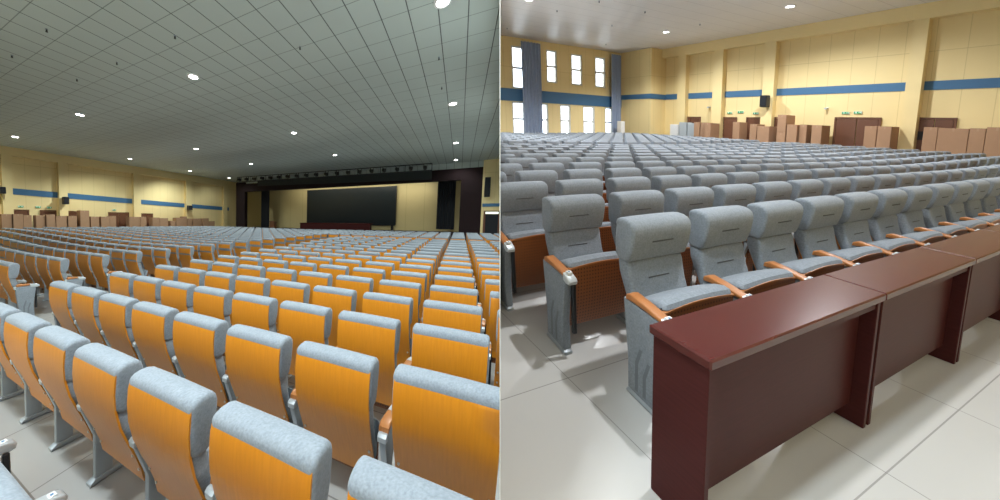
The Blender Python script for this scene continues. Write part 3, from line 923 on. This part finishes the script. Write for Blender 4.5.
for i in range(19):
    u = -19.1 + .935 * i
    if u > -1.9: break
    w = tw(u) - .22
    o = empty('stage_light', LH.pt(u, TV - .17, w))
    og = (u, TV - .17, w)
    build(MB().box(-.10, .10, -.10, .06, -.30, -.08, 0, .02).cyl((0, -.30, -.19), 'y', .10, .22, 10), 'lamp_body', M_black, LH, o, og)
    build(MB().box(-.13, -.11, -.03, .03, -.22, .03).box(.11, .13, -.03, .03, -.22, .03).box(-.13, .13, -.03, .03, .0, .03), 'yoke', M_black, LH, o, og)
    tag(o, 'black stage spotlight, %s from left on the truss' % ord_(i + 1), 'stage light', 'spotlights on the truss')

# things on the stage
o = empty('led_screen', LH.pt(-10.2, 23.45, 1.3))
og = (-10.2, 23.45, 0)
build(MB().box(-4.75, 4.75, 0, .1, 1.25, 4.14), 'display', M_screen, LH, o, og)
fm = MB(); fm.box(-4.83, -4.75, -.02, .1, 1.2, 4.2).box(4.75, 4.83, -.02, .1, 1.2, 4.2).box(-4.75, 4.75, -.02, .1, 4.14, 4.2).box(-4.75, 4.75, -.02, .1, 1.15, 1.25)
build(fm, 'bezel', M_black, LH, o, og)
build(MB().box(-4.6, -4.4, 0, .1, .8, 1.2).box(4.4, 4.6, 0, .1, .8, 1.2), 'stand', M_black, LH, o, og)
tag(o, 'wide switched-off dark screen at the back of the stage', 'screen')
curtain(LH, M_leg_black, -20.35, -19.25, 22.3, .82, 4.35, 4, 'narrow black stage leg curtain at left of the screen', .08, 'stage_curtain', 'black stage leg curtains')
curtain(LH, M_leg_black, -1.75, -.40, 22.3, 1.0, 4.3, 5, 'narrow black stage leg curtain at right of the screen', .08, 'stage_curtain', 'black stage leg curtains')
o = empty('presidium_table', LH.pt(-10.8, 21.6, .8)); og = (-10.8, 21.6, .8)
build(MB().box(-3.7, 3.7, -.3, .3, .48, .54, 0, .01), 'table_top', M_desktop, LH, o, og)
build(MB().box(-3.65, 3.65, -.26, -.22, .0, .48), 'front_panel', M_desk, LH, o, og)
build(MB().box(-3.65, -3.6, -.22, .26, .0, .48).box(3.6, 3.65, -.22, .26, .0, .48), 'side_panel', M_desk, LH, o, og)
tag(o, 'long dark red table on the stage before the screen', 'table')
o = empty('lectern', LH.pt(-18.0, 21.5, .8)); og = (-18.0, 21.5, .8)
build(MB().prism([(-.2, 0), (.2, 0), (.2, .52), (-.2, .62)], -.3, .3), 'body', M_doorw, LH, o, og)
build(MB().prism([(-.24, .62), (.26, .52), (.26, .56), (-.24, .66)], -.36, .36), 'top', M_doorw, LH, o, og)
tag(o, 'brown wooden lectern at the left of the stage', 'lectern')

# wall right of the stage, with its door
shell(LH, 'wall_stage_right', MB().box(1.35, 5, 20.7, 20.9, 0, L_CEIL), M_wallL)
shell(LH, 'trim_70', MB().box(1.4, 5, 20.66, 20.7, 2.44, 2.62), M_blue)
dr = MB().box(1.5, 1.62, 20.62, 20.7, 0, 2.2).box(2.40, 2.5, 20.62, 20.7, 0, 2.2).box(1.62, 2.4, 20.62, 20.7, 2.14, 2.2)
o = build(dr, 'door_20', M_doorw, LH, kind='structure', clip=True)
build(MB().box(1.62, 2.4, 20.64, 20.68, .0, 2.0), 'leaf', M_leg_black, LH, o, clip=True)
build(MB().box(1.62, 2.4, 20.64, 20.67, 2.02, 2.13), 'transom', M_transom, LH, o, clip=True)

# ---------------------------------------------------------------- ceiling lamps
def downlight(hall, u, v, ceil, power, label, group, color=(1, .98, .93), r=.115, real=True, spot=2.6):
    o = empty('ceiling_light', hall.pt(u, v, ceil))
    og = (u, v, ceil)
    ring = MB(); seg = 20; vs = []
    for rr, z in ((r, 0), (r + .05, 0), (r + .045, -.02), (r, -.025)):
        for i in range(seg):
            a = 2 * math.pi * i / seg; vs.append((rr * math.cos(a), rr * math.sin(a), z))
    ring.add(vs, [(q * seg + i, q * seg + (i + 1) % seg, (q + 1) % 4 * seg + (i + 1) % seg, (q + 1) % 4 * seg + i) for q in range(4) for i in range(seg)], 0, True)
    build(ring, 'trim_ring', M_white, hall, o, og)
    build(MB().cyl((0, 0, -.016), 'z', r, .012, seg), 'lens', M_lamp, hall, o, og)
    if real:
        d = bpy.data.lights.new('lamp', 'SPOT'); d.energy = power; d.color = color; d.spot_size = spot; d.spot_blend = .6; d.shadow_soft_size = r
        lo = bpy.data.objects.new('lamp', d); COL.objects.link(lo); lo.parent = o
        lo.location = -hall.w * .06
        lo.rotation_euler = (-hall.w).to_track_quat('-Z', 'Y').to_euler()
    if label: tag(o, label, 'ceiling light', group)
    return o
LL = [(-7.09, 4.96), (-0.41, 9.99), (-13.71, 4.87), (-20.42, 4.8), (-14.28, 10.14), (-7.35, 10.2), (-21.55, 14.73), (-20.89, 9.94), (-21.74, 19.05), (-7.49, 14.9), (-0.38, 15.25), (-0.44, 19.76), (-14.51, 14.74), (-0.47, 5.25)]
LN = ['large round ceiling light nearest the middle of the left view', 'round ceiling light on right, first above the stage side column of three', 'round ceiling light left of the middle one, upper left', 'round ceiling light nearest the left edge',
      'round ceiling light right of centre of the left group, third row', 'round ceiling light in the middle, straight before the stage', 'tiny round ceiling light near the left wall, third along it', 'small round ceiling light near the left wall, second along it',
      'tiny round ceiling light near the left end of the truss', 'small faint round ceiling light above the lighting truss', 'small round ceiling light, middle of the right column of three', 'small round ceiling light, lowest of the right column of three', 'small round ceiling light just above the left part of the truss', 'bright ceiling light cut by the top edge']
for (u, v), lab in zip(LL, LN):
    downlight(LH, u, v, L_CEIL, LIGHTS['lroom'] * (.2 if v > 19 else 1), lab, 'round downlights of the left hall', (.90, 1, .98))
for u, v in ((-7.1, 0.0), (-0.6, 0.3), (-3.8, 0.2)):
    downlight(LH, u, v, L_CEIL, LIGHTS['lnear'], 'round ceiling light over the rear rows, out of view', 'round downlights over the rear rows', (.84, .95, 1))
for u, v, lab in ((16.57, 11.52, 'round ceiling light farther back, near the corner block'), (16.8, 7.1, 'round ceiling light nearer, above the right wall doors'), (8.35, 11.05, 'round ceiling light near the window wall at top left')):
    downlight(RH, u, v, R_CEIL, LIGHTS['rroom'], lab, 'round downlights of the right hall', (.94, .97, 1))
for u, v, pw in ((8.3, 6.8, 'rroom'), (4.0, 1.3, 'rlamp'), (12.5, 2.7, 'rroom')):
    d = downlight(RH, u, v, R_CEIL, LIGHTS[pw], 'round ceiling light above the front rows, out of view', 'round downlights above the front rows', (.94, .97, 1))

def sprinkler(hall, u, v, ceil, label):
    o = empty('sprinkler_head', hall.pt(u, v, ceil)); og = (u, v, ceil)
    build(MB().cyl((0, 0, -.012), 'z', .026, .012, 10), 'escutcheon', M_metal, hall, o, og)
    build(MB().cyl((0, 0, -.05), 'z', .018, .04, 8, 0, .012).cyl((0, 0, -.056), 'z', .022, .006, 10), 'nozzle', M_black, hall, o, og)
    tag(o, label, 'sprinkler', 'sprinkler heads on the ceilings')
for (u, v), lab in zip([[-8.2, 2.42], [-10.28, 2.42], [-8.26, 3.68], [-10.31, 3.62], [-5.91, 3.71], [-3.6, 5.19], [-0.66, 7.0], [-0.69, 8.62]], ['top left corner', 'left edge', 'upper left between two joints', 'left, above the second lamp', 'left of the middle joint', 'centre of left view', 'right of centre', 'right, near the lamp column']):
    sprinkler(LH, u, v, L_CEIL, 'tiny dark sprinkler on grey ceiling, ' + lab)
for (u, v), lab in zip([[10.08, 11.55], [10.64, 9.95], [13.08, 9.97], [9.83, 14.81], [13.56, 11.96], [16.35, 14.83], [16.53, 9.99]], ['left near top edge', 'near top edge over windows', 'top middle', 'far left above curtain', 'above the corner block', 'close to the far windows', 'left of the nearer lamp']):
    sprinkler(RH, u, v, R_CEIL, 'tiny dark sprinkler on pale right ceiling, ' + lab)
